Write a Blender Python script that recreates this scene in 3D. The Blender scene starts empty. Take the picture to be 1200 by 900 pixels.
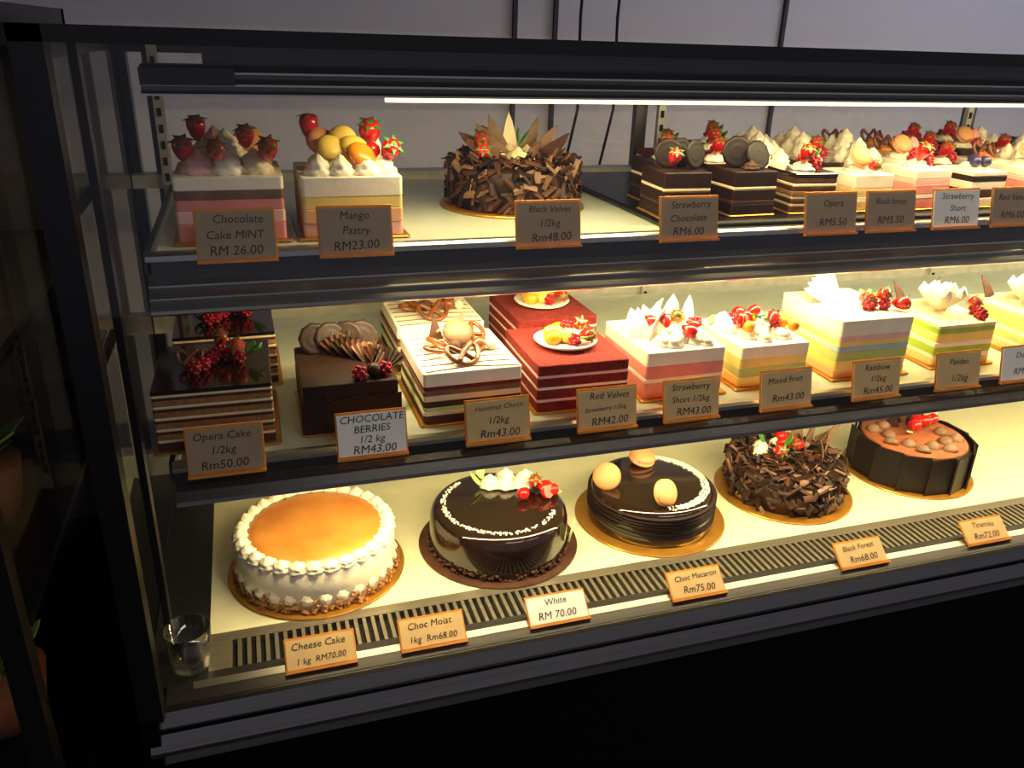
import bpy, math, random
from mathutils import Matrix, Vector
random.seed(7)
H=1.45
pi=math.pi
# ---------- camera ----------
cam=bpy.data.cameras.new('camera'); co=bpy.data.objects.new('camera',cam)
bpy.context.collection.objects.link(co)
F=Vector((.2886,.8746,-.389)).normalized(); rho=math.radians(1.83)
R=Vector((.9496,-.3133,0)).normalized(); U=R.cross(F).normalized()
m=Matrix((R*math.cos(rho)+U*math.sin(rho),-R*math.sin(rho)+U*math.cos(rho),-F)).transposed().to_4x4(); m.translation=Vector((0,0,H)); co.matrix_world=m
cam.sensor_width=36; cam.lens=28.77; cam.clip_start=.02
bpy.context.scene.camera=co
bpy.context.scene.view_settings.view_transform='Standard'
# ---------- materials ----------
def lin(c):
    o=[]
    for v in c:
        v=v/255
        o.append(v/12.92 if v<=.04045 else ((v+.055)/1.055)**2.4)
    return (*o,1)
def mat(name,col,rough=.5,metal=0,var=.12,scale=40,bump=0,bscale=150,coat=0,emit=0,sss=0,spec=.5,col2=None,stretch=None):
    m=bpy.data.materials.new(name); m.use_nodes=True
    nt=m.node_tree; p=nt.nodes['Principled BSDF']
    c=lin(col)
    p.inputs['Roughness'].default_value=rough; p.inputs['Metallic'].default_value=metal
    p.inputs['Specular IOR Level'].default_value=spec
    tc=nt.nodes.new('ShaderNodeTexCoord'); src=tc.outputs['Object']
    if stretch:
        mp=nt.nodes.new('ShaderNodeMapping'); mp.inputs['Scale'].default_value=stretch
        nt.links.new(src,mp.inputs['Vector']); src=mp.outputs['Vector']
    n=nt.nodes.new('ShaderNodeTexNoise'); n.inputs['Scale'].default_value=scale; n.inputs['Detail'].default_value=4
    nt.links.new(src,n.inputs['Vector'])
    r=nt.nodes.new('ShaderNodeValToRGB')
    c2=lin(col2) if col2 else tuple(min(1,x*(1+var)) for x in c[:3])+(1,)
    c1=c if col2 else tuple(x*(1-var) for x in c[:3])+(1,)
    r.color_ramp.elements[0].color=c1; r.color_ramp.elements[1].color=c2
    r.color_ramp.elements[0].position=.35; r.color_ramp.elements[1].position=.65
    nt.links.new(n.outputs['Fac'],r.inputs['Fac']); nt.links.new(r.outputs['Color'],p.inputs['Base Color'])
    if bump:
        n2=nt.nodes.new('ShaderNodeTexNoise'); n2.inputs['Scale'].default_value=bscale
        nt.links.new(src,n2.inputs['Vector'])
        b=nt.nodes.new('ShaderNodeBump'); b.inputs['Strength'].default_value=bump; b.inputs['Distance'].default_value=.002
        nt.links.new(n2.outputs['Fac'],b.inputs['Height']); nt.links.new(b.outputs['Normal'],p.inputs['Normal'])
    if coat: p.inputs['Coat Weight'].default_value=coat; p.inputs['Coat Roughness'].default_value=.08
    if emit:
        p.inputs['Emission Color'].default_value=c; p.inputs['Emission Strength'].default_value=emit
    return m
def glassmat(name,tint,rough=.0,lo=.04,k=.7,pw=4):
    m=bpy.data.materials.new(name); m.use_nodes=True; nt=m.node_tree
    for n in list(nt.nodes): nt.nodes.remove(n)
    o=nt.nodes.new('ShaderNodeOutputMaterial'); mx=nt.nodes.new('ShaderNodeMixShader')
    t=nt.nodes.new('ShaderNodeBsdfTransparent'); t.inputs['Color'].default_value=(*tint,1)
    g=nt.nodes.new('ShaderNodeBsdfGlossy'); g.inputs['Roughness'].default_value=rough
    f=nt.nodes.new('ShaderNodeLayerWeight'); f.inputs['Blend'].default_value=.5
    p=nt.nodes.new('ShaderNodeMath'); p.operation='POWER'; p.inputs[1].default_value=pw
    a=nt.nodes.new('ShaderNodeMath'); a.operation='MULTIPLY_ADD'; a.inputs[1].default_value=k; a.inputs[2].default_value=lo
    nt.links.new(f.outputs['Facing'],p.inputs[0]); nt.links.new(p.outputs[0],a.inputs[0])
    nt.links.new(a.outputs[0],mx.inputs[0]); nt.links.new(t.outputs[0],mx.inputs[1]); nt.links.new(g.outputs[0],mx.inputs[2])
    nt.links.new(mx.outputs[0],o.inputs[0]); return m
M_={}
def defm(k,*a,**kw): M_[k]=mat(k,*a,**kw)
defm('black_frame',(13,11,12),rough=.35,spec=.4)
defm('black_base',(7,6,7),rough=.5,spec=.1)
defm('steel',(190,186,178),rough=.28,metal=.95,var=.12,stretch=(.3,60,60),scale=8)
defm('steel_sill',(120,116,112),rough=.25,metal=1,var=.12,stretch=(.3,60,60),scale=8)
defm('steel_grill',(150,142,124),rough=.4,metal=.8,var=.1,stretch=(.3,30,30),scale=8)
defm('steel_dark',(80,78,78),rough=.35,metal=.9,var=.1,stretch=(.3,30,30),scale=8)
defm('steel_white',(190,190,185),rough=.35,metal=.3)
defm('shelf_top',(200,208,184),rough=.22,var=.03,spec=.5)
defm('deck',(230,226,184),rough=.3,var=.03)
defm('dark_recess',(8,8,8),rough=.8)
defm('tube',(255,220,155),emit=3.5)
defm('gold',(205,146,56),rough=.35,metal=.7,var=.1)
defm('cream',(250,240,214),rough=.5,var=.03,bump=.15)
defm('white_choc',(248,240,220),rough=.35,var=.02)
defm('ivory',(234,216,170),rough=.5,var=.06,bump=.2)
defm('caramel',(200,120,44),rough=.42,var=.15,scale=14,col2=(222,150,66),coat=.2)
defm('almond',(196,140,80),rough=.7,col2=(120,74,36),scale=200,bump=.8)
defm('choc_glaze',(32,18,12),rough=.12,var=.1,coat=.6)
defm('choc_dark',(24,15,11),rough=.5,var=.25,spec=.25)
defm('choc',(40,23,15),rough=.5,var=.25,bump=.1,spec=.3)
defm('choc_mid',(74,45,31),rough=.6,var=.25,spec=.25)
defm('choc_light',(124,94,72),rough=.55,var=.2,spec=.3)
defm('cocoa',(150,82,46),rough=.85,var=.15,scale=60,bump=.4,bscale=400)
defm('sponge',(150,104,58),rough=.9,var=.2,scale=150,bump=.6)
defm('sponge_dark',(76,46,28),rough=.9,var=.2,scale=150,bump=.6)
defm('vanilla',(236,206,140),rough=.85,var=.08,scale=150,bump=.4)
defm('red_velvet',(122,27,18),rough=.9,var=.3,scale=220,bump=.8,bscale=300)
defm('pink',(234,146,134),rough=.6,var=.08)
defm('pink_light',(244,192,180),rough=.6,var=.05)
defm('green_pastel',(184,204,122),rough=.6,var=.06)
defm('green_bright',(160,196,60),rough=.6,var=.1)
defm('yellow_pastel',(246,220,124),rough=.6,var=.06)
defm('blue_pastel',(170,196,210),rough=.6,var=.06)
defm('peach',(246,186,134),rough=.6,var=.06)
defm('strawberry',(190,22,14),rough=.25,var=.25,scale=60,coat=.3)
defm('berry_flesh',(240,120,100),rough=.4,var=.2)
defm('seed',(240,200,90),rough=.5)
defm('leaf',(60,116,36),rough=.5,var=.2)
defm('raspberry',(150,16,30),rough=.4,var=.2)
defm('blueberry',(40,40,80),rough=.4,var=.2)
defm('orange_fruit',(236,144,28),rough=.3,var=.15)
defm('lemon',(240,206,90),rough=.4,var=.1)
defm('mac_orange',(222,154,98),rough=.6,var=.06,bump=.15)
defm('mac_pink',(230,146,146),rough=.6,var=.06)
defm('pretzel',(108,58,24),rough=.3,var=.2,coat=.3)
defm('card',(166,142,110),rough=.6,var=.05)
defm('card_white',(250,246,235),rough=.6,var=.02)
defm('card_yellow',(218,184,126),rough=.55,var=.05)
defm('tag_gold',(222,140,40),rough=.35,metal=.3)
defm('ink',(30,22,20),rough=.6)
defm('wall_paint',(182,178,190),rough=.8,var=.04,scale=2)
defm('wall_dark',(50,46,48),rough=.8,var=.04,scale=2)
defm('wall_seam',(50,48,56),rough=.8)
defm('floor_tile',(60,53,48),rough=.4,var=.15,scale=3)
defm('ceiling_paint',(110,110,114),rough=.9)
defm('fill_panel_glow',(235,232,235),emit=3)  # glow for the added fill panels overhead
M_['glass']=glassmat('clear_glass',(.97,.98,.97))
M_['glass_side']=glassmat('tinted_side_glass',(.2,.185,.18))
M_['glass2']=glassmat('back_glass',(.92,.93,.93))
M_['tumbler']=glassmat('tumbler_glass',(.9,.92,.9),lo=.08,k=.9,pw=2,rough=.03)
I=Matrix.Identity(4)
def T(x,y,z): return Matrix.Translation((x,y,z))
def RX(a): return Matrix.Rotation(math.radians(a),4,'X')
def RY(a): return Matrix.Rotation(math.radians(a),4,'Y')
def RZ(a): return Matrix.Rotation(math.radians(a),4,'Z')
def S(x,y=None,z=None):
    if y is None: y=z=x
    return Matrix.Diagonal((x,y,z,1))
rnd=random.uniform
# ---------- builder ----------
class B:
    def __init__(s): s.v=[];s.f=[];s.fm=[];s.fs=[];s.mats=[]
    def mi(s,k):
        if k not in s.mats: s.mats.append(k)
        return s.mats.index(k)
    def raw(s,vs,fs,k,M=I,smooth=False):
        o=len(s.v); s.v+=[tuple(M@Vector(v)) for v in vs]
        i=s.mi(k)
        for f in fs: s.f.append(tuple(o+j for j in f)); s.fm.append(i); s.fs.append(smooth)
    def box(s,x0,x1,y0,y1,z0,z1,k,M=I):
        vs=[(x,y,z) for z in (z0,z1) for y in (y0,y1) for x in (x0,x1)]
        s.raw(vs,[(0,2,3,1),(4,5,7,6),(0,1,5,4),(2,6,7,3),(0,4,6,2),(1,3,7,5)],k,M)
    def loft(s,rings,k,M=I,smooth=True,closed=True,caps=True):
        n=len(rings[0]); vs=[p for r in rings for p in r]; fs=[]
        for i in range(len(rings)-1):
            for j in range(n if closed else n-1):
                j2=(j+1)%n; fs.append((i*n+j,i*n+j2,(i+1)*n+j2,(i+1)*n+j))
        if caps and closed:
            fs.append(tuple(range(n))[::-1]); fs.append(tuple((len(rings)-1)*n+j for j in range(n)))
        s.raw(vs,fs,k,M,smooth)
    def lathe(s,prof,k,M=I,seg=24,mod=None,smooth=True):
        rings=[]
        for i,(r,z) in enumerate(prof):
            r=max(r,1e-5)
            rings.append([((r*(mod(2*pi*j/seg,i,z) if mod else 1))*math.cos(2*pi*j/seg),(r*(mod(2*pi*j/seg,i,z) if mod else 1))*math.sin(2*pi*j/seg),z) for j in range(seg)])
        s.loft(rings,k,M,smooth)
    def sph(s,r,k,M=I,seg=12,n=7):
        s.lathe([(r*math.sin(pi*i/n),-r*math.cos(pi*i/n)) for i in range(n+1)],k,M,seg)
    def rbox(s,w,d,z0,z1,r,k,M=I,bev=.003,seg=4,wob=0):
        def ring(w,d,r,z):
            o=[]
            for cx,cy,a0 in ((w/2-r,d/2-r,0),(-w/2+r,d/2-r,90),(-w/2+r,-d/2+r,180),(w/2-r,-d/2+r,270)):
                for i in range(seg+1):
                    a=math.radians(a0+90*i/seg); o.append((cx+r*math.cos(a),cy+r*math.sin(a),z))
            return o
        b=min(bev,(z1-z0)/2.1)
        s.loft([ring(w-2*b,d-2*b,r,z0),ring(w,d,r,z0+b),ring(w,d,r,z1-b),ring(w-2*b,d-2*b,r,z1)],k,M,False)
    def prism(s,poly,t,k,M=I,smooth=False):
        s.loft([[(x,y,-t/2) for x,y in poly],[(x,y,t/2) for x,y in poly]],k,M,smooth)
    def extx(s,prof,x0,x1,k,M=I):
        s.loft([[(x0,y,z) for y,z in prof],[(x1,y,z) for y,z in prof]],k,M,False)
    def tube(s,pts,r,k,M=I,seg=6,closed=False):
        P=[Vector(p) for p in pts]; n=len(P); rings=[]
        for i in range(n):
            if closed: t=P[(i+1)%n]-P[i-1]
            else: t=P[min(i+1,n-1)]-P[max(i-1,0)]
            t.normalize(); a=Vector((0,0,1)) if abs(t.z)<.9 else Vector((1,0,0))
            u=t.cross(a).normalized(); w=t.cross(u)
            rr=r[i] if isinstance(r,(list,tuple)) else r
            rings.append([tuple(P[i]+u*(rr*math.cos(2*pi*j/seg))+w*(rr*math.sin(2*pi*j/seg))) for j in range(seg)])
        if closed: rings.append(rings[0])
        s.loft(rings,k,M,True,caps=not closed)
    def text(s,txt,size,k,M=I):
        cu=bpy.data.curves.new('t','FONT'); cu.body=txt; cu.size=size; cu.align_x='CENTER'; cu.align_y='CENTER'; cu.resolution_u=2; cu.shear=.15; cu.space_line=.9
        ob=bpy.data.objects.new('t',cu); bpy.context.collection.objects.link(ob)
        me=bpy.data.meshes.new_from_object(ob)
        s.raw([tuple(v.co) for v in me.vertices],[tuple(p.vertices) for p in me.polygons],k,M)
        bpy.data.objects.remove(ob); bpy.data.meshes.remove(me); bpy.data.curves.remove(cu)
    def obj(s,name,loc=(0,0,0),rz=0,parent=None):
        me=bpy.data.meshes.new(name); me.from_pydata(s.v,[],s.f)
        for k in s.mats: me.materials.append(M_[k])
        me.polygons.foreach_set('material_index',s.fm); me.polygons.foreach_set('use_smooth',s.fs); me.update()
        o=bpy.data.objects.new(name,me); bpy.context.collection.objects.link(o)
        o.location=loc; o.rotation_euler=(0,0,math.radians(rz))
        if parent: o.parent=parent
        return o
# ---------- toppings ----------
def strawberry(b,M,s=.02,leaf=True,half=False):
    prof=[(0,0),(.25,.06),(.55,.3),(.75,.62),(.72,.85),(.45,1),(0,1.02)]
    b.lathe([(r*s*.62,z*s*1.25) for r,z in prof],'strawberry',M,12)
    for i in range(14):
        a=i*2.4; z=.2+.6*(i/14); r=(.3+.55*z if z<.65 else .7)*.6
        b.sph(s*.035,'seed',M@T(r*s*math.cos(a),r*s*math.sin(a),z*s*1.25),4,3)
    if leaf:
        for i in range(6):
            b.prism([(0,-.12*s),(.35*s,-.1*s),(.62*s,0),(.35*s,.1*s),(0,.12*s)],s*.03,'leaf',M@T(0,0,1.27*s)@RZ(60*i+10)@RY(12))
def berry_half(b,M,s=.02):
    b.lathe([(0,0),(.3*s,.1*s),(.5*s,.5*s),(.42*s,.9*s),(0,1.05*s)],'strawberry',M@S(1,.45,1),12)
    b.prism([(-.28*s,.2*s),(0,.05*s),(.28*s,.2*s),(.36*s,.55*s),(.25*s,.85*s),(-.25*s,.85*s),(-.36*s,.55*s)],s*.04,'berry_flesh',M@T(0,-.2*s,0)@RX(90))
def raspberry(b,M,s=.009,k='raspberry'):
    b.sph(s*.8,k,M,8,5)
    for i in range(16):
        a=i*2.4; z=-1+2*(i+.5)/16; r=math.sqrt(1-z*z)
        b.sph(s*.33,k,M@T(r*s*.8*math.cos(a),r*s*.8*math.sin(a),z*s*.9),6,4)
def macaron(b,M,r,k='mac_orange',f='cream'):
    b.lathe([(0,0),(r*.8,0.02*r),(r,.18*r),(r*1.04,.3*r),(r*.98,.36*r),(0,.36*r)],k,M,20)
    b.lathe([(0,.34*r),(r*.88,.34*r),(r*.9,.45*r),(r*.88,.55*r),(0,.55*r)],f,M,20)
    b.lathe([(0,.53*r),(r*.98,.53*r),(r*1.04,.6*r),(r,.72*r),(r*.75,.95*r),(r*.35,1.04*r),(0,1.05*r)],k,M,20)
def dollop(b,M,r,h,k='cream',n=7):
    prof=[(r*.75,0),(r,.12*h),(r*.95,.3*h),(r*.72,.42*h),(r*.78,.52*h),(r*.6,.68*h),(r*.35,.8*h),(r*.22,.92*h),(0,1.05*h)]
    b.lathe(prof,k,M,n*4,mod=lambda a,i,z:1+.1*math.cos(n*(a+z/h*1.2)))
def pretzel(b,M,s,k='pretzel'):
    ctrl=[(-.55,-.75),(-.15,-.2),(.35,.25),(.75,.55),(1.0,.2),(.75,-.55),(.0,-.95),(-.75,-.55),(-1.0,.2),(-.75,.55),(-.35,.25),(.15,-.2),(.55,-.75)]
    pts=[]; n=len(ctrl)
    for i in range(n-1):
        p0=ctrl[max(i-1,0)];p1=ctrl[i];p2=ctrl[i+1];p3=ctrl[min(i+2,n-1)]
        for j in range(4):
            t=j/4
            q=[.5*((2*p1[c])+(-p0[c]+p2[c])*t+(2*p0[c]-5*p1[c]+4*p2[c]-p3[c])*t*t+(-p0[c]+3*p1[c]-3*p2[c]+p3[c])*t**3) for c in (0,1)]
            pts.append((q[0]*s,q[1]*s,(.14*s if i<3 else 0)))
    pts.append((ctrl[-1][0]*s,ctrl[-1][1]*s,.05*s))
    b.tube(pts,s*.17,k,M,7)
def ridgedisc(b,M,r,k='choc'):
    seg=20
    b.lathe([(0,-r*.05),(r,-r*.05),(r*1.03,0),(r,r*.05),(r*.8,r*.09),(r*.65,r*.04),(r*.5,r*.09),(r*.3,r*.05),(0,r*.08)],k,M,seg,mod=lambda a,i,z:1+.03*math.cos(10*a))
def fan(b,M,r,k='choc',a0=-60,a1=60,n=12):
    vs=[(0,0,0)]
    for i in range(n*2+1):
        a=math.radians(a0+(a1-a0)*i/(2*n)); rr=r*(1 if i%2 else .9)
        vs.append((rr*math.sin(a),(.12*r if i%2 else -.02*r),rr*math.cos(a)))
    vs2=[(x,y+.002,z) for x,y,z in vs]
    N=len(vs); fs=[(0,i,i+1) for i in range(1,N-1)]+[(N,N+i+1,N+i) for i in range(1,N-1)]+[(i,N+i,N+i+1,i+1) for i in range(1,N-1)]
    b.raw(vs+vs2,fs,k,M)
def shard(b,M,w,h,k,bend=.2,t=.0015):
    n=5; L=[]
    for i in range(n+1):
        u=i/n; ww=w*(1-u)**.7+.0005
        y=bend*h*u*u; z=h*u
        L.append([(-ww/2,y-t/2,z),(ww/2,y-t/2,z),(ww/2,y+t/2,z),(-ww/2,y+t/2,z)])
    b.loft(L,k,M,False)
def curl(b,M,l,w,k,turn=200):
    n=6; r=w/ math.radians(turn)*1.0; rings=[]
    for i in range(n+1):
        a=math.radians(turn*i/n)
        rings.append([(-l/2,r*math.cos(a),r*math.sin(a)),(l/2,r*math.cos(a),r*math.sin(a)),(l/2,(r*.82)*math.cos(a),r*.82*math.sin(a)),(-l/2,r*.82*math.cos(a),r*.82*math.sin(a))])
    b.loft(rings,k,M,False)
def flake(b,M,l,w,k):
    c=rnd(.1,.3)*w; t=.0012
    b.loft([[(-l/2,-w/2*rnd(.5,1),0),(-l/2,0,c),(-l/2,w/2*rnd(.5,1),0),(-l/2,0,c-t)],[(0,-w/2,0),(0,0,c),(0,w/2,0),(0,0,c-t)],[(l/2,-w/2*rnd(.2,.9),0),(l/2,0,c),(l/2,w/2*rnd(.2,.9),0),(l/2,0,c-t)]],k,M,False)
def leafp(b,M,l,w,k='green_pastel'):
    pts=[]
    for i in range(9): u=i/8; pts.append((l*u,w/2*math.sin(pi*u)**.8 if 0<u<1 else 0))
    for i in range(7,0,-1): u=i/8; pts.append((l*u,-w/2*math.sin(pi*u)**.8))
    b.prism(pts,.002,k,M)
def petal(b,M,l,w,k='cream'):
    rows=[]
    for i in range(6):
        u=i/5; ww=w/2*(math.sin(pi*(.12+.78*u)))**.7; z=l*u
        rows.append([(ww*(j/2-1),.35*w*((j/2-1)**2)*(-1)-.25*l*u*u,z) for j in range(5)])
    vs=[p for r in rows for p in r]; n=5; fs=[(i*n+j,i*n+j+1,(i+1)*n+j+1,(i+1)*n+j) for i in range(5) for j in range(4)]
    b.raw(vs,fs,k,M,True)
def board(b,r,k='gold',sq=None):
    if sq: b.rbox(sq[0],sq[1],0,.003,.004,k,bev=.001)
    else: b.lathe([(0,0),(r*.99,0),(r,.0015),(r*.99,.003),(0,.003)],k,I,48,smooth=False)
# ---------- whole cakes ----------
def cheesecake():
    b=B(); board(b,.128); R0=.113; h=.068
    b.lathe([(R0-.004,.003),(R0,.006),(R0,h-.006),(R0-.006,h),(0,h)],'cream',I,96,mod=lambda a,i,z:1+.012*abs(math.cos(22*a)))
    b.lathe([(R0-.016,h-.002),(R0-.018,h+.003),(R0-.03,h+.004),(0,h+.004)],'caramel',I,64)
    n=30
    for i in range(n):
        a=360*i/n; dollop(b,RZ(a)@T(R0-.009,0,h-.003)@RY(10)@S(1,1.15,1),.0125,.014,'cream',6)
        dollop(b,RZ(a+6)@T(R0-.001,0,.004+.018)@RY(80)@S(1,1,.6),.010,.01,'cream',6)
    for i in range(420):
        a=rnd(0,360); z=rnd(.002,.02)*rnd(.3,1)
        b.box(-.003,.003,-.002,.002,-.0008,.0008,'almond',RZ(a)@T(R0+.002+rnd(0,.006)*(1-z/.02),0,z+.003)@RY(rnd(20,100))@RZ(rnd(0,180)))
    return b
def round_glaze(R0,h,k='choc_glaze',bk='gold',br=.125):
    b=B(); board(b,br,bk)
    b.lathe([(R0+.001,.003),(R0+.001,.01),(R0,h-.02),(R0-.003,h-.008),(R0-.010,h-.001),(R0-.02,h),(0,h)],k,I,72); return b
def glazed_cake():
    R0=.107;h=.070; b=round_glaze(R0,h,bk='choc_mid')
    for i in range(210):
        a=rnd(120,330)
        b.sph(rnd(.0009,.002),'white_choc',RZ(a)@T(R0-.02+rnd(-.004,.003),0,h+.0005),6,4)
    for i in range(260):
        a=rnd(0,360); b.sph(rnd(.002,.004),'choc_mid',RZ(a)@T(R0+.003,0,.003+abs(rnd(0,.012)))@S(1,1,.6),5,3)
    for (x,y) in ((.0,.052),(.024,.044),(.05,.038),(.03,.066),(.06,.055)): dollop(b,T(x,y,h)@RX(rnd(-15,15)),.017,.022,'cream')
    for (x,y,t) in ((.066,.02,60),(.07,.002,80),(.05,.012,-40)): strawberry(b,T(x,y,h+.010)@RZ(t)@RX(85),.021,False)
    strawberry(b,T(.064,.03,h+.006)@RX(40),.022); berry_half(b,T(.078,-.008,h)@RZ(20)@RX(-20),.026)
    leafp(b,T(-.01,.062,h+.008)@RZ(100)@RY(-50),.035,.016); leafp(b,T(-.015,.045,h+.006)@RZ(160)@RY(-50),.03,.014)
    leafp(b,T(.094,-.062,.022)@RZ(-33)@RY(-80),.042,.028,'green_pastel')
    leafp(b,T(.085,.015,h)@RZ(-60)@RY(-20),.03,.014)
    return b
def macaron_cake():
    R0=.103;h=.064; b=round_glaze(R0,h,bk='gold')
    for i in range(9):
        b.lathe([(R0+.0005,0),(R0+.003,.001),(R0+.0005,.002)],'choc',T(0,0,.02+.004*i)@RX(rnd(-2,2))@RY(rnd(-2,2)),60)
    for i in range(240):
        a=rnd(-100,70); b.sph(rnd(.0008,.002),'white_choc',RZ(a)@T(R0-.016+rnd(-.008,.006),0,h+.0005),5,3)
    for i in range(3): b.tube([((R0-.012-.004*i)*math.cos(math.radians(t)),(R0-.012-.004*i)*math.sin(math.radians(t)),h+.001) for t in range(-90,80,5)],.0012,'white_choc',I,5)
    macaron(b,T(-.075,.015,h+.013)@RZ(-35)@RX(65),.022)
    macaron(b,T(.01,.066,h+.002)@RX(12)@RY(8),.022)
    macaron(b,T(-.018,-.062,h+.016)@RZ(25)@RX(62),.021)
    return b
def shavings_cake(R0=.098,h=.062,br=.12,n=620):
    b=B(); board(b,br)
    b.lathe([(R0,.003),(R0,h-.008),(R0-.008,h),(0,h)],'choc',I,40)
    for i in range(n):
        a=rnd(0,360)
        if rnd(0,1)<.5: M=RZ(a)@T(R0+rnd(0,.005),0,rnd(.006,h))@RY(rnd(60,120))@RZ(rnd(0,180))
        else: M=RZ(a)@T(R0*math.sqrt(rnd(0.02,1)),0,h+rnd(0,.006))@RX(rnd(-50,50))@RY(rnd(-40,40))@RZ(rnd(0,180))
        k=random.choice(['choc','choc','choc_mid','choc_mid','choc_light'])
        if i%3: flake(b,M,rnd(.014,.034),rnd(.006,.012),k)
        else: curl(b,M,rnd(.012,.026),rnd(.006,.012),k,rnd(40,110))
    return b
def shavings_whole():
    b=shavings_cake(); h=.062
    for i in range(5): strawberry(b,T(-.026+.015*i,.006+.018*(i%2),h+.018)@RZ(70*i)@RX(70),.023,i%2==0)
    for (x,y) in ((-.03,.04),(-.045,.02),(.0,.04)): dollop(b,T(x,y,h+.003),.014,.02,'cream')
    leafp(b,T(-.03,.03,h+.02)@RZ(120)@RY(-50),.028,.012,'leaf'); leafp(b,T(-.01,.0,h+.025)@RY(-60),.025,.012,'leaf')
    for (x,y,a,t) in ((.07,.04,20,25),(.085,.02,10,45),(.05,.05,-20,5),(.07,-.01,40,60),(.035,.0,60,70),(.09,.04,0,65),(.06,.03,30,45),(.05,-.03,50,75)):
        shard(b,T(x,y,h)@RZ(a)@RY(t),.028,.06,'choc_light',.15)
    return b
def cocoa_cake():
    R0=.098;h=.066; b=B(); board(b,.116)
    b.lathe([(R0,.003),(R0,h),(R0-.004,h+.003),(0,h+.003)],'choc_dark',I,40)
    b.lathe([(0,h+.002),(R0-.004,h+.002),(R0-.008,h+.007),(0,h+.007)],'cocoa',I,48)
    n=14
    for i in range(n):
        b.prism([(-.025,0),(.025,0),(.024,h+.006),(-.024,h+.004)],.003,'choc_dark',RZ(360*i/n)@T(R0+.004,0,.003)@RZ(90+7)@RX(90))
    for i in range(11):
        a=math.radians(130+i*22); r=R0-.026 if i%2 else R0-.044
        b.lathe([(0,.013),(.006,.012),(.011,.007),(.0145,0)],'choc_light',T(r*math.cos(a),r*math.sin(a),h+.006)@RX(rnd(-25,25))@RY(rnd(-25,25))@RZ(rnd(0,90)),14)
    for i,(x,y) in enumerate(((.0,.02),(.02,.026),(.036,.014),(.012,.006))):
        strawberry(b,T(x,y,h+.02)@RZ(50*i)@RX(75),.023,i==1)
    for (x,y,a) in ((.0,.045,10),(.03,.045,30),(-.02,.035,-20),(.05,.03,50)): shard(b,T(x,y,h)@RZ(a)@RX(-20),.034,.034,'choc',-.2)
    leafp(b,T(.045,.02,h+.02)@RY(-50),.03,.014,'cream'); leafp(b,T(-.005,.0,h+.012)@RZ(200)@RY(-20),.024,.01,'green_pastel')
    return b
# ---------- square cakes ----------
def square(w,d,layers,bw=.014,r=.004):
    b=B(); board(b,0,'gold',(w+bw,d+bw)); z=.003
    for k,t in layers:
        e=rnd(-.0006,.0006); b.rbox(w+e,d+e,z,z+t,r,k,bev=.0008); z+=t
    b.h=z; return b
def fruits(b,z,cx,cy,sp=.03,n=8,set_=('strawberry','raspberry','orange_fruit')):
    for i in range(n):
        x=cx+rnd(-sp,sp); y=cy+rnd(-sp,sp)*.7; k=random.choice(set_)
        if k=='strawberry': strawberry(b,T(x,y,z+.012)@RZ(rnd(0,360))@RX(rnd(60,110)),.019,rnd(0,1)<.4)
        elif k=='half': berry_half(b,T(x,y,z+.001)@RZ(rnd(-60,60))@RX(rnd(-20,20)),.024)
        elif k in('raspberry',): raspberry(b,T(x,y,z+.008),.008)
        elif k=='blueberry': b.sph(.007,'blueberry',T(x,y,z+.007))
        else: b.sph(.0085,k,T(x,y,z+.008))
def opera(w=.130,d=.15):
    L=[('sponge_dark',.01)]
    for i in range(4): L+=[('ivory',.0035),('sponge',.007),('choc_mid',.0035)]
    L+=[('ivory',.003),('choc_glaze',.005)]
    b=square(w,d,L,bw=.012,r=.002); z=b.h
    for x,y in ((0,.0),(.02,.01),(.008,.02),(.03,-.002),(-.01,-.02),(-.02,-.03)): raspberry(b,T(x,y,z+.009),.0085)
    strawberry(b,T(.028,.015,z+.012)@RX(60),.022); strawberry(b,T(.01,.03,z+.015)@RX(40),.018)
    b.sph(.008,'pretzel',T(-.012,.015,z+.008)); pretzel(b,T(-.025,-.005,z+.014)@RX(60),.014)
    for i in range(4): leafp(b,T(.04,.0,z+.01)@RZ(i*40-60)@RY(-30),.022,.009,'leaf')
    return b
def choc_berries():
    b=square(.114,.14,[('choc',.018),('choc_mid',.004),('choc',.018),('choc_mid',.004),('choc',.018)],bw=.006); z=b.h
    for i in range(4): b.prism([(-.03,0),(.0,0),(.0,.045),(-.03,.04)],.002,'choc',T(-.03+.03*i,-.072,.004)@RX(90)@RY(rnd(-2,2)))
    for i in range(4): ridgedisc(b,T(-.030+.02*i,.045,z+.018)@RZ(10*i-15)@RX(66)@RY(rnd(-20,20)),.021,'choc')
    # overlapping scalloped chocolate fans leaning back across the top
    for i in range(8): fan(b,T(-.022+.010*i,.038-.009*i,z-.006)@RZ(-12+3*i)@RX(-30)@RY(-10+5*i),.040-.001*i,['choc_mid','choc_light','choc_mid','choc'][i%4],-46,46,7)
    for i in range(5): shard(b,T(.035,.01-.012*i,z)@RZ(40)@RX(10)@RY(20+6*i),.012,.026,'choc_mid')
    b.sph(.009,'choc',T(.03,-.055,z+.009)); raspberry(b,T(.044,-.052,z+.008)); raspberry(b,T(.012,-.06,z+.008))
    return b
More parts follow.
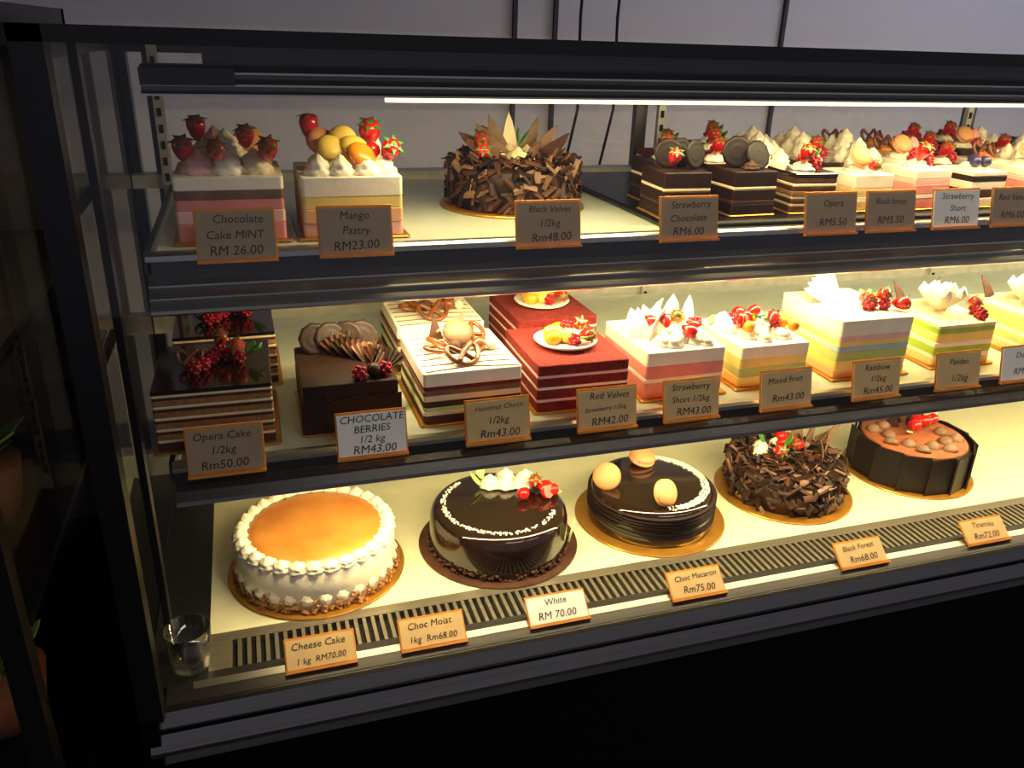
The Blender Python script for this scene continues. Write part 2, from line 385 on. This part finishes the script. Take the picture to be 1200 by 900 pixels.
def pretzel_cake():
    b=square(.128,.15,[('choc_mid',.01),('ivory',.006),('green_pastel',.005),('choc_mid',.008),('ivory',.008),('choc_light',.007),('red_velvet',.005),('cream',.018)],bw=.01); z=b.h
    for i in range(7): b.tube([(-.06,-.07+.02*i,z+.0005),(0,-.065+.02*i+rnd(-.004,.004),z+.0008),(.06,-.072+.02*i,z+.0005)],.0008,'choc_light',I,4)
    pretzel(b,T(-.005,-.042,z+.012)@RZ(10)@RX(30),.021); pretzel(b,T(-.034,-.005,z+.010)@RZ(70)@RX(14),.019); pretzel(b,T(.022,.02,z+.014)@RX(30)@RZ(40),.019)
    b.sph(.010,'pretzel',T(.025,-.01,z+.009)); b.sph(.009,'choc_mid',T(-.008,-.01,z+.009)); macaron(b,T(.0,.012,z+.014)@RX(35),.019,'choc_light','ivory')
    b.sph(.007,'ivory',T(.042,-.01,z+.007)); curl(b,T(.0,.045,z+.012)@RZ(30),.04,.02,'ivory'); shard(b,T(-.02,.045,z)@RX(-10),.02,.03,'choc_mid'); shard(b,T(.01,.05,z)@RX(-10)@RY(20),.02,.035,'choc_light')
    return b
def velvet():
    b=square(.128,.15,[('red_velvet',.012),('pink_light',.004),('red_velvet',.013),('cream',.004),('red_velvet',.012),('pink_light',.004),('red_velvet',.014)],bw=.01); z=b.h
    b.lathe([(0,0),(.026,0),(.04,.004),(.044,.008),(.041,.009),(.03,.005),(0,.005)],'cream',T(0,0,z),32)
    z+=.005
    for x,y,k in ((-.018,.008,'lemon'),(-.005,.018,'orange_fruit'),(.0,-.008,'lemon'),(-.022,-.01,'orange_fruit'),(-.012,.0,'lemon')): b.sph(.011,k,T(x,y,z+.009)@S(1.1,1,1))
    strawberry(b,T(.018,-.006,z+.010)@RZ(30)@RX(80),.02); strawberry(b,T(.02,.014,z+.013)@RX(55),.019); raspberry(b,T(.004,.01,z+.016)); raspberry(b,T(.006,-.02,z+.007))
    for i in range(3): leafp(b,T(.015,-.02,z+.01)@RZ(-90+i*40)@RY(-15),.02,.01,'leaf')
    return b
def cream_fruit(layers,w=.12,d=.14,shards=True,seedn=8):
    b=square(w,d,layers); z=b.h
    for i in range(26): dollop(b,T(-w/2+.014+rnd(0,w-.028),-d/2+.014+rnd(0,d-.028),z-.002),rnd(.011,.017),rnd(.014,.022),'cream')
    fruits(b,z+.010,.008,-.012,.044,seedn,('strawberry','half','raspberry','orange_fruit'))
    if shards:
        for i in range(10): shard(b,T(-.045+.01*i,.02+rnd(-.04,.025),z)@RZ(rnd(-40,40))@RY(rnd(-25,15)),rnd(.026,.04),rnd(.035,.05),'white_choc',rnd(-.3,.3))
    for i in range(4): leafp(b,T(.03+rnd(-.03,.02),rnd(-.04,.03),z+.02)@RZ(rnd(0,360))@RY(-30),.022,.01,'leaf')
    return b
def rainbow():
    b=square(.125,.15,[('peach',.012),('yellow_pastel',.014),('green_pastel',.014),('blue_pastel',.008),('yellow_pastel',.008),('pink_light',.008),('cream',.024)]); z=b.h
    for i in range(4): fan(b,T(-.035+.012*i,.01+.01*i,z)@RZ(15+8*i)@RX(-12),.044,'white_choc',-60,60,8)
    for x,y in ((.02,-.03),(.036,-.038),(.028,-.015),(.008,-.035)): raspberry(b,T(x,y,z+.009),.009)
    strawberry(b,T(.05,-.035,z+.009)@RZ(40)@RX(80),.022); strawberry(b,T(.012,-.01,z+.01)@RX(70),.022); strawberry(b,T(.035,-.02,z+.016)@RX(60),.02)
    for i in range(3): leafp(b,T(.02,-.02,z+.012)@RZ(i*50)@RY(-30),.022,.01,'leaf')
    return b
def flower_cake(g='green_bright'):
    b=square(.11,.13,[('vanilla',.012),('cream',.006),(g,.012),('cream',.008),('yellow_pastel',.014),(g,.008),('ivory',.006)]); z=b.h
    for ring,(n,t,l,w) in enumerate(((8,62,.046,.038),(7,42,.042,.034),(5,24,.036,.028),(3,8,.028,.022))):
        for i in range(n): petal(b,T(-.008,-.008,z+.002)@RZ(360*i/n+ring*23)@RX(-t),l,w,'cream' if ring%2 else 'white_choc')
    b.sph(.008,'yellow_pastel',T(-.008,-.008,z+.02))
    for x,y in ((.040,-.04),(.046,-.025),(.034,-.052)): raspberry(b,T(x,y,z+.008))
    strawberry(b,T(.045,-.01,z+.012)@RX(60),.02)
    for i in range(5): leafp(b,T(.03,.03,z+.004)@RZ(i*60)@RY(-45),.034,.015,'leaf')
    shard(b,T(.035,.03,z)@RX(-10),.024,.045,'choc'); shard(b,T(-.03,.045,z)@RX(-10)@RY(-20),.02,.04,'choc_mid')
    return b
def meringue_cake(kind=0):
    L=[('pink',.02),('pink_light',.014),('pink',.012),('choc_light',.010),('cream',.014)] if kind==0 else [('pink_light',.016),('peach',.016),('yellow_pastel',.014),('cream',.022)]
    b=square(.116,.13,L); z=b.h
    if kind==0:
        for x,y in ((-.03,-.03),(0,-.035),(.03,-.03),(-.02,0),(.015,.0),(-.03,.03),(.03,.03)): dollop(b,T(x,y,z-.002),.020,.030,random.choice(['cream','ivory','pink_light']))
        dollop(b,T(.0,-.01,z+.018),.018,.028,'cream'); dollop(b,T(-.012,.02,z+.02),.017,.026,'pink_light')
        macaron(b,T(.024,.015,z+.026)@RX(60)@RY(20),.018,'mac_orange')
        strawberry(b,T(.045,-.035,z+.014)@RX(40),.024); strawberry(b,T(-.045,-.025,z+.012)@RX(30),.024); strawberry(b,T(-.01,-.048,z+.018)@RX(50),.022); strawberry(b,T(-.03,.01,z+.03)@RX(20),.023); strawberry(b,T(.022,-.025,z+.026)@RX(30),.022)
    else:
        for x,y in ((-.035,-.04),(-.01,-.042),(.018,-.042),(.04,-.03),(-.03,0),(.015,.03)): dollop(b,T(x,y,z-.002),.017,.024,'cream')
        for x,y,zz,k in ((-.02,-.01,.02,'lemon'),(.008,-.012,.02,'lemon'),(.0,.01,.03,'lemon'),(-.028,.02,.026,'mac_orange'),(.012,-.03,.014,'orange_fruit')): macaron(b,T(x,y,z+zz)@RX(rnd(30,70))@RY(rnd(-30,30)),.017,k)
        strawberry(b,T(-.038,.025,z+.03),.025); strawberry(b,T(.032,.02,z+.024)@RX(30),.028); strawberry(b,T(.045,-.02,z+.014)@RZ(20)@RX(50),.025)
        strawberry(b,T(.03,-.0,z+.02)@RX(80),.022,False); leafp(b,T(.0,-.035,z+.02)@RY(-40),.02,.01,'leaf'); shard(b,T(.045,.03,z)@RX(-5),.02,.035,'white_choc')
    return b
def shard_cake():
    b=shavings_cake(.088,.062,br=.105); z=.06
    for x,y,s in ((0,-.02,.02),(-.02,0,.018),(.02,0,.018),(0,.02,.02)): dollop(b,T(x,y,z),s,.024,'ivory')
    for x,y,a,t,k in ((-.02,-.01,-20,-40,'choc_light'),(-.03,.01,10,-55,'choc_mid'),(-.01,.02,0,-20,'choc_light'),(.0,.02,0,0,'ivory'),(.02,.01,10,25,'choc_light'),(.03,0,0,42,'choc_light'),(.045,-.01,20,58,'choc_mid'),(.02,-.02,40,65,'choc_light'),(-.03,-.02,-30,-65,'choc_light')):
        M=T(x,y,z+.008)@RZ(a)@RY(t); shard(b,M,.028,.058,k,.12)
    strawberry(b,T(-.05,.0,z+.015)@RX(30),.024); strawberry(b,T(-.055,-.02,z+.012)@RX(60),.022)
    strawberry(b,T(-.04,.03,z+.022)@RX(20),.02); leafp(b,T(0,-.025,z+.025)@RY(-50)@RZ(20),.026,.012,'leaf'); leafp(b,T(.0,-.02,z+.03)@RY(-90),.02,.009,'leaf')
    return b
SL={
'choc':[('choc',.014),('choc_mid',.005),('choc',.014),('ivory',.004),('choc',.02)],
'opera':[('sponge_dark',.008),('ivory',.004),('choc_mid',.006),('ivory',.004),('sponge',.007),('choc_mid',.006),('ivory',.004),('sponge_dark',.008),('choc_glaze',.006)],
'cream':[('vanilla',.014),('cream',.005),('vanilla',.012),('cream',.018)],
'pink':[('pink',.014),('cream',.006),('pink',.014),('pink_light',.008),('cream',.012)],
'velvet':[('red_velvet',.012),('cream',.005),('red_velvet',.012),('cream',.005),('red_velvet',.01)],
'rain':[('peach',.01),('yellow_pastel',.012),('green_pastel',.012),('cream',.016)],
'mix':[('cream',.012),('choc_mid',.012),('cream',.012),('choc',.008),('cream',.006)]}
def slice_cake(kind,top,w=.068,d=.075):
    b=square(w,d,SL[kind],bw=.006,r=.002); z=b.h
    if top=='disc':
        for x,y,a in ((-.014,.0,-15),(.008,.008,10),(.02,-.01,25)): ridgedisc(b,T(x,y,z+.02)@RZ(a)@RX(80),.019,'choc_dark')
        strawberry(b,T(-.018,-.02,z+.006)@RX(30),.02)
    elif top=='disc2':
        ridgedisc(b,T(-.01,0,z+.021)@RZ(-20)@RX(78),.021,'choc_dark'); ridgedisc(b,T(.014,-.014,z+.018)@RZ(10)@RX(70),.02,'choc_dark'); dollop(b,T(0,-.02,z),.012,.012,'choc_mid')
    elif top=='berry':
        dollop(b,T(0,0,z-.001),.018,.014); strawberry(b,T(-.006,-.006,z+.010)@RX(30),.022); raspberry(b,T(.014,-.006,z+.01)); raspberry(b,T(.006,.014,z+.01)); leafp(b,T(.01,0,z+.012)@RY(-50),.022,.01,'leaf')
    elif top=='meringue':
        for x,y in ((-.016,-.018),(.014,-.02),(-.014,.016),(.016,.014),(0,0)): dollop(b,T(x,y,z-.001+(.012 if x==0 else 0)),.015,.024)
    elif top=='mac':
        dollop(b,T(0,0,z-.001),.02,.014); macaron(b,T(-.008,-.004,z+.018)@RX(50),.015,'mac_orange'); macaron(b,T(.014,0,z+.016)@RX(60)@RY(30),.014,'mac_pink'); strawberry(b,T(.0,-.02,z+.008)@RX(70),.016)
    elif top=='blue':
        dollop(b,T(0,0,z-.001),.02,.014,'cream')
        for x,y in ((-.01,-.014),(.008,-.016),(0,.0)): b.sph(.0085,'blueberry',T(x,y,z+.012))
        raspberry(b,T(.018,.0,z+.01))
    elif top=='pretzel':
        dollop(b,T(0,0,z-.001),.02,.014,'caramel'); pretzel(b,T(-.006,0,z+.018)@RX(70),.016); pretzel(b,T(.014,-.004,z+.016)@RZ(30)@RX(60),.015)
    return b
# ---------- tags ----------
def tag(lines,loc,tilt=12,k='card',w=.087,h=.052,rz=0,size=.0125):
    b=B(); M=RX(-tilt)
    b.rbox(w+.004,.0012,-.001,h+.004,.0004,'tag_gold',M@T(0,.0012,0),bev=.0003,seg=1)
    b.box(-w/2-.002,w/2+.002,-.004,.0018,-.0015,.0015,'tag_gold',M)
    b.box(-w/2,w/2,-.0008,.0004,.003,h+.001,k,M)
    n=len(lines)
    for i,t in enumerate(lines):
        zz=.003+(h-.002)*(1-(i+.5)/n)
        s=min(size*(1.15 if i==n-1 else 1),(w*.92)/(max(len(t),1)*.56))
        b.text(t,s,'ink',M@T(rnd(-.003,.003),-.0012,zz)@RX(90)@RZ(rnd(-2,2)))
    return b.obj('price_tag',(loc[0],loc[1],loc[2]+H),rz)
ZT,ZM,ZD=-.223,-.451,-.733
def put(b,name,x,y,z,rz=0): return b.obj(name,(x,y,z+H),rz)
# lower deck
put(cheesecake(),'cheesecake',.052,1.054,ZD)
put(glazed_cake(),'chocolate_glazed_cake',.330,1.045,ZD)
put(macaron_cake(),'chocolate_macaron_cake',.598,1.054,ZD)
put(shavings_whole(),'chocolate_shavings_cake',.871,1.071,ZD)
put(cocoa_cake(),'cocoa_truffle_cake',1.150,1.077,ZD)
# middle shelf
mids=[(opera,'opera_cake',-.056,.985),(choc_berries,'chocolate_berries_cake',.099,.985),(pretzel_cake,'pretzel_caramel_cake',.249,.985),(velvet,'red_velvet_cake',.400,.985),
(lambda:cream_fruit([('pink',.022),('cream',.006),('pink',.018),('cream',.02)]),'strawberry_cream_cake',.551,.985),
(lambda:cream_fruit([('yellow_pastel',.014),('green_pastel',.014),('yellow_pastel',.014),('cream',.018)],.112,.13,False,16),'mixed_fruit_cake',.696,.985),
(rainbow,'rainbow_layer_cake',.863,.99),(flower_cake,'cream_flower_cake',1.039,.985),(lambda:flower_cake('green_pastel'),'cream_flower_cake',1.221,.985),
(opera,'opera_cake',-.045,1.165),(pretzel_cake,'pretzel_caramel_cake',.25,1.165),(velvet,'red_velvet_cake',.429,1.165)]
for fn,name,x,y in mids: put(fn(),name,x,y,ZM,rnd(-.8,.8))
# top shelf
put(meringue_cake(0),'meringue_strawberry_cake',-.017,1.03,ZT)
put(meringue_cake(1),'macaron_strawberry_cake',.118,1.03,ZT)
put(shard_cake(),'chocolate_shard_cake',.367,1.14,ZT)
rows=[(1.005,[('choc','disc',.555),('choc','disc2',.655),('opera','berry',.754),('cream','mac',.850),('pink','berry',.952),('mix','blue',1.057),('pink','mac',1.162),('rain','berry',1.262),('mix','berry',1.362),('opera','berry',1.462)])]
G=[(1.10,['choc','opera','cream','opera','cream','pink','velvet','rain','cream','mix','choc'],['berry','berry','meringue','berry','meringue','mac','berry','pretzel','meringue','berry','mac']),
(1.195,['velvet','choc','mix','cream','pink','rain','cream','choc','velvet','pink','rain','cream'],['berry','berry','meringue','meringue','meringue','pretzel','berry','mac','berry','meringue','blue','berry']),
(1.29,['velvet','choc','cream','cream','mix','rain','pink','choc','cream','velvet','opera','pink'],['berry','berry','meringue','meringue','pretzel','pretzel','berry','berry','meringue','blue','mac','berry'])]
for j,(y,ks,ts) in enumerate(G): rows.append((y,[(k,t,.585+.05*j+.084*i) for i,(k,t) in enumerate(zip(ks,ts))]))
for y,it in rows:
    for k,t,x in it: put(slice_cake(k,t),'cake_slice',x,y,ZT+.0081,rnd(-4,4))
# price tags
for lines,x,k in ((['Chocolate','Cake MINT','RM 26.00'],-.014,'card'),(['Mango','Pastry','RM23.00'],.114,'card'),(['Black Velvet','1/2kg','Rm48.00'],.345,'card'),(['Strawberry','Chocolate','RM6.00'],.536,'card'),(['Opera','RM5.50'],.751,'card'),(['Black forest','RM5.50'],.850,'card'),(['Strawberry','Short','RM6.00'],.963,'card_white'),(['Red Velvet','RM6.00'],1.069,'card')):
    tag(lines,(x,.919,-.232),k=k,w=.08)
for lines,x,k in ((['Opera Cake','1/2kg','Rm50.00'],-.048,'card'),(['CHOCOLATE','BERRIES','1/2 kg','RM43.00'],.116,'card_white'),(['Hazelnut Choco','1/2kg','Rm43.00'],.271,'card_yellow'),(['Red Velvet','Strawberry 1/2kg','RM42.00'],.418,'card_yellow'),(['Strawberry','Short 1/2kg','RM43.00'],.540,'card_yellow'),(['Mixed Fruit','Rm43.00'],.687,'card_yellow'),(['Rainbow','1/2kg','Rm45.00'],.8385,'card_yellow'),(['Pandan','1/2kg'],.986,'card_yellow'),(['Durian','RM45'],1.109,'card_white')):
    tag(lines,(x,.867,-.462),k=k,w=.08)
for lines,x,k in ((['Cheese Cake','1 kg  RM70.00'],.037,'card_yellow'),(['Choc Moist','1kg  Rm68.00'],.181,'card_yellow'),(['White','RM 70.00'],.356,'card_white'),(['Choc Macaron','Rm75.00'],.571,'card_yellow'),(['Black Forest','Rm68.00'],.859,'card_yellow'),(['Tiramisu','Rm72.00'],1.1035,'card_yellow')):
    tag(lines,(x,.834,-.7335),k=k,tilt=48,w=.084,h=.038)
# ---------- display case ----------
case=bpy.data.objects.new('cake_display_case',None); bpy.context.collection.objects.link(case)
X0,X1=-.165,2.35
def part(b,n): b.obj(n,(0,0,H),0,case)
b=B()
b.box(X0,X1,.845,1.45,-1.38,-.792,'black_base'); b.box(X0+.03,X1-.03,.88,1.42,-1.45,-1.38,'black_frame')
part(b,'base_cabinet')
b=B()
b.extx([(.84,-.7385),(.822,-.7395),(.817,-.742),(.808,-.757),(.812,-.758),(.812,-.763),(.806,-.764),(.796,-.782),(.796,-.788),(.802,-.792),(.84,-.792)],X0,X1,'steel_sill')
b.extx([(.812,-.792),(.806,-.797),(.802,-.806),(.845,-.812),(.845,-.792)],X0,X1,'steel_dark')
part(b,'front_sill')
b=B()
b.box(X0-.008,X0+.018,.806,.834,-.745,-.0005,'black_frame'); b.box(X0-.008,X0+.012,.80,.84,-1.38,-.745,'black_base')
b.box(X0-.008,X1,.806,.832,-.014,0,'black_frame')
b.box(X0-.008,X1,.832,1.46,-.010,0,'black_frame')
b.box(X0-.008,X0+.012,1.43,1.46,-1.38,-.01,'black_frame'); b.box(X0-.008,X0+.006,.83,1.44,-.03,-.01,'black_frame')
b.box(X1-.02,X1,.806,.834,-.75,0,'black_frame'); b.box(X1-.02,X1,1.43,1.46,-1.38,-.01,'black_frame')
b.box(X0+.02,X0+.028,.90,.92,-.733,-.014,'black_frame')
part(b,'frame')
def quad(b,pts,k): b.raw(pts,[(0,1,2,3)],k)
b=B(); quad(b,[(X0+.018,.821,-.739),(X1-.02,.821,-.739),(X1-.02,.821,-.014),(X0+.018,.821,-.014)],'glass'); part(b,'front_glass')
b=B()
for xx in (X0-.001,X1-.011): quad(b,[(xx,.834,-.735),(xx,1.43,-.735),(xx,1.43,-.03),(xx,.834,-.03)],'glass_side')
part(b,'side_glass')
b=B()
b.box(-.098,X1,.934,1.43,-.745,ZD-.0005,'deck',I); b.box(X0,-.098,.85,.934,-.745,-.7335,'steel_dark'); b.box(X0,-.098,.934,1.42,-.745,-.7335,'steel_dark')
part(b,'deck')
b=B() # vent grill with real slots
b.box(-.098,X1,.85,.934,-.748,-.742,'dark_recess')
b.box(-.098,X1,.85,.864,-.742,-.7325,'steel_dark'); b.box(-.098,X1,.916,.934,-.742,-.7325,'steel_grill')
b.box(-.098,-.07,.864,.916,-.742,-.7325,'steel_grill')
x=-.07
while x<X1:
    b.box(x+.0066,x+.0115,.864,.916,-.742,-.733,'steel_grill'); x+=.0115
b.extx([(.824,-.7385),(.832,-.7355),(.840,-.7325),(.85,-.7325),(.85,-.742),(.824,-.742)],X0+.02,X1,'steel_dark')
b.extx([(.838,-.7328),(.847,-.7296),(.848,-.7328)],X0+.05,X1,'steel')
part(b,'vent_grill')
XS=-.098
b=B()
b.box(XS,X1-.03,.885,1.385,-.458,ZM-.0004,'shelf_top'); b.box(XS,X1-.03,.935,1.385,-.230,ZT-.0004,'shelf_top')
part(b,'shelf_plates')
b=B()
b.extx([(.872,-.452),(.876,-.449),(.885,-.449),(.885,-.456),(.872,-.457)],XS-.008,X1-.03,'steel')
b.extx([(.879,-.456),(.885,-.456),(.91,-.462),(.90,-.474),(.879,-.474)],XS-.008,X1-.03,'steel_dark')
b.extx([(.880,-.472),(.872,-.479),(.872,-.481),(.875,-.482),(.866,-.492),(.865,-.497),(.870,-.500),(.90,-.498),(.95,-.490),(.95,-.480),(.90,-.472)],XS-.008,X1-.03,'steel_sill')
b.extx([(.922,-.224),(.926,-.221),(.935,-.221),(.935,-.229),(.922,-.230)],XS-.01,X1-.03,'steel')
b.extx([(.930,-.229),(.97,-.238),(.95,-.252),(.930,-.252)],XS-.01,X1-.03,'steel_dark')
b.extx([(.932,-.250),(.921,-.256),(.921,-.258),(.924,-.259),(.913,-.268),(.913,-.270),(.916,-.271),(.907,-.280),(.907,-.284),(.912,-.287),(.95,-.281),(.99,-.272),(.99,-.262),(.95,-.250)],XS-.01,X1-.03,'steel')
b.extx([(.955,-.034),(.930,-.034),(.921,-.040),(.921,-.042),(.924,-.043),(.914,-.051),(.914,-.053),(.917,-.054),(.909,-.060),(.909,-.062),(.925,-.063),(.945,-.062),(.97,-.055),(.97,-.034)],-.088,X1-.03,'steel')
b.box(-.088,-.0,.9075,.925,-.052,-.036,'black_frame')
b.box(-.03,X1-.03,.945,.965,-.034,-.010,'steel_dark')
for xx in (XS-.012,):
    b.box(xx,xx+.006,.88,1.38,-.47,-.45,'steel_dark'); b.box(xx,xx+.006,.93,1.38,-.245,-.222,'steel_dark')
part(b,'shelf_rails')
b=B()
for (y,z,xa) in ((.945,-.066,.155),(.965,-.284,.02),(.925,-.503,.0)):
    b.tube([(xa,y,z),(X1-.1,y,z)],.003,'tube',I,10)
part(b,'light_tubes')
b=B()
for xx in (-.12,.72,1.42,2.1):
    b.box(xx,xx+.014,1.39,1.40,-.73,-.012,'steel_white')
    z=-.70
    while z<-.03: b.box(xx+.004,xx+.010,1.3885,1.391,z,z+.012,'dark_recess'); z+=.024
for xx in (-.13,.69,1.45): b.box(xx,xx+.022,1.42,1.436,-.73,-.012,'steel_dark')
b.box(X0,X1,1.40,1.435,-.232,-.212,'steel_white'); b.box(X0,X1,1.41,1.436,-.035,-.012,'steel_dark'); b.box(X0,X1,1.40,1.436,-.735,-.69,'steel_white'); b.box(X0,X1,1.40,1.43,-.47,-.44,'steel_white')
part(b,'rear_door_frame')
b=B(); quad(b,[(X0,1.426,-.69),(X1,1.426,-.69),(X1,1.426,-.035),(X0,1.426,-.035)],'glass2'); part(b,'rear_glass')
b=B(); b.rbox(1.5,.43,0,.008,.006,'black_frame',T(1.265,1.16,ZT)); part(b,'slice_tray')
for (y,z,xa,e) in ((.951,-.070,.155,6.5),(.972,-.289,.09,11.5),(.932,-.508,.0,11)):
    L=bpy.data.lights.new('strip_lamp','AREA'); L.shape='RECTANGLE'; L.size=X1-.1-xa; L.size_y=.008; L.energy=e; L.color=(1,.79,.42)
    o=bpy.data.objects.new('strip_lamp',L); bpy.context.collection.objects.link(o); o.parent=case
    o.location=((xa+X1-.1)/2,y,z+H); o.rotation_euler=(math.radians(20),0,0)
b=B(); b.lathe([(0,.004),(.019,.004),(.022,.008),(.0265,.056),(.028,.056),(.0235,.004),(.022,0),(0,0)],'tumbler',I,32)
b.obj('glass_tumbler',(-.118,.884,H-.7334))
# ---------- neighbour cabinet ----------
b=B()
nx=-.23
b.box(-1.4,nx,.70,1.45,-1.45,-.80,'black_base')
for xx in (nx-.022,-1.4):
    b.box(xx,xx+.022,.70,.722,-.80,.02,'black_frame'); b.box(xx,xx+.022,1.43,1.45,-.80,.02,'black_frame')
b.box(-1.4,nx,.70,1.45,0,.02,'black_frame')
for z in (-.55,-.3): b.box(-1.39,nx-.01,.76,1.42,z,z+.01,'steel_dark')
b.box(-1.39,nx-.01,1.40,1.42,-.8,0,'wall_dark')
quad(b,[(-1.38,.71,-.8),(nx-.02,.71,-.8),(nx-.02,.71,0),(-1.38,.71,0)],'glass'); quad(b,[(nx-.009,.722,-.8),(nx-.009,1.43,-.8),(nx-.009,1.43,0),(nx-.009,.722,0)],'glass')
b.box(-1.39,nx-.01,.70,.715,-.82,-.79,'steel_dark')
for (px_,py_,pz_) in ((-.33,.98,-.54),(-.34,.93,-.80),(-.6,1.05,-.54),(-.62,1.0,-.80),(-.36,1.2,-.29)):
    M=T(px_,py_,pz_); b.lathe([(0,0),(.04,0),(.05,.07),(0,.07)],'cocoa',M)
    for i in range(26): leafp(b,M@T(0,0,.07)@RZ(i*37)@RY(-rnd(20,80)),rnd(.05,.09),.03,random.choice(['leaf','leaf','green_bright']))
nb=b.obj('plant_display_cabinet',(0,0,H))
L=bpy.data.lights.new('added_cabinet_fill','AREA'); L.shape='RECTANGLE'; L.size=.9; L.size_y=.02; L.energy=2; L.color=(1,.8,.5)  # added fill light, brightens the otherwise black cabinet interior
o=bpy.data.objects.new('added_cabinet_fill',L); bpy.context.collection.objects.link(o); o.parent=nb; o.location=(-.75,.95,-.01)
# ---------- room ----------
def room(n,x0,x1,y0,y1,z0,z1,k):
    b=B(); b.box(x0,x1,y0,y1,z0,z1,k); return b.obj(n)
room('floor',-3,4.5,-3,2.1,-.05,0,'floor_tile'); room('wall_back',-3,4.5,2.0,2.1,0,3,'wall_paint'); room('wall_left',-3.1,-3,-3,2.1,0,3,'wall_paint'); room('ceiling',-3,4.5,-3,2.1,3,3.05,'ceiling_paint')
for i,x in enumerate((.637,.738,1.367)): room('trim_%d'%(i+1),x-.005,x+.005,1.99,2.0,0,3,'wall_seam')
for x in (.769,.861):
    b=B(); b.tube([(x,1.9,3),(x+.004,1.9,1.8),(x-.006,1.9,1.5),(x,1.9,1.3),(x-.03,1.9,1.15)],.0035,'black_frame'); b.obj('hanging_cable')
for cx,cy,e,col in ((2.2,1.35,26,(.84,.86,1)),(.9,-1.3,11,(1,.93,.88)),(2.6,-1.3,6,(.85,.87,1))):  # added unseen panels and lights: brighten the back wall, put highlights on rails
    cl=room('added_fill_panel',cx-.7,cx+.7,cy-.15,cy+.15,2.95,3.0,'fill_panel_glow')
    L=bpy.data.lights.new('added_ceiling_fill','AREA'); L.shape='RECTANGLE'; L.size=1.4; L.size_y=.3; L.energy=e; L.color=col
    o=bpy.data.objects.new('added_ceiling_fill',L); bpy.context.collection.objects.link(o); o.parent=cl; o.location=(cx,cy,2.94)
w=bpy.data.worlds.new('w'); bpy.context.scene.world=w; w.use_nodes=True
w.node_tree.nodes['Background'].inputs[0].default_value=(.56,.56,.70,1); w.node_tree.nodes['Background'].inputs[1].default_value=.32
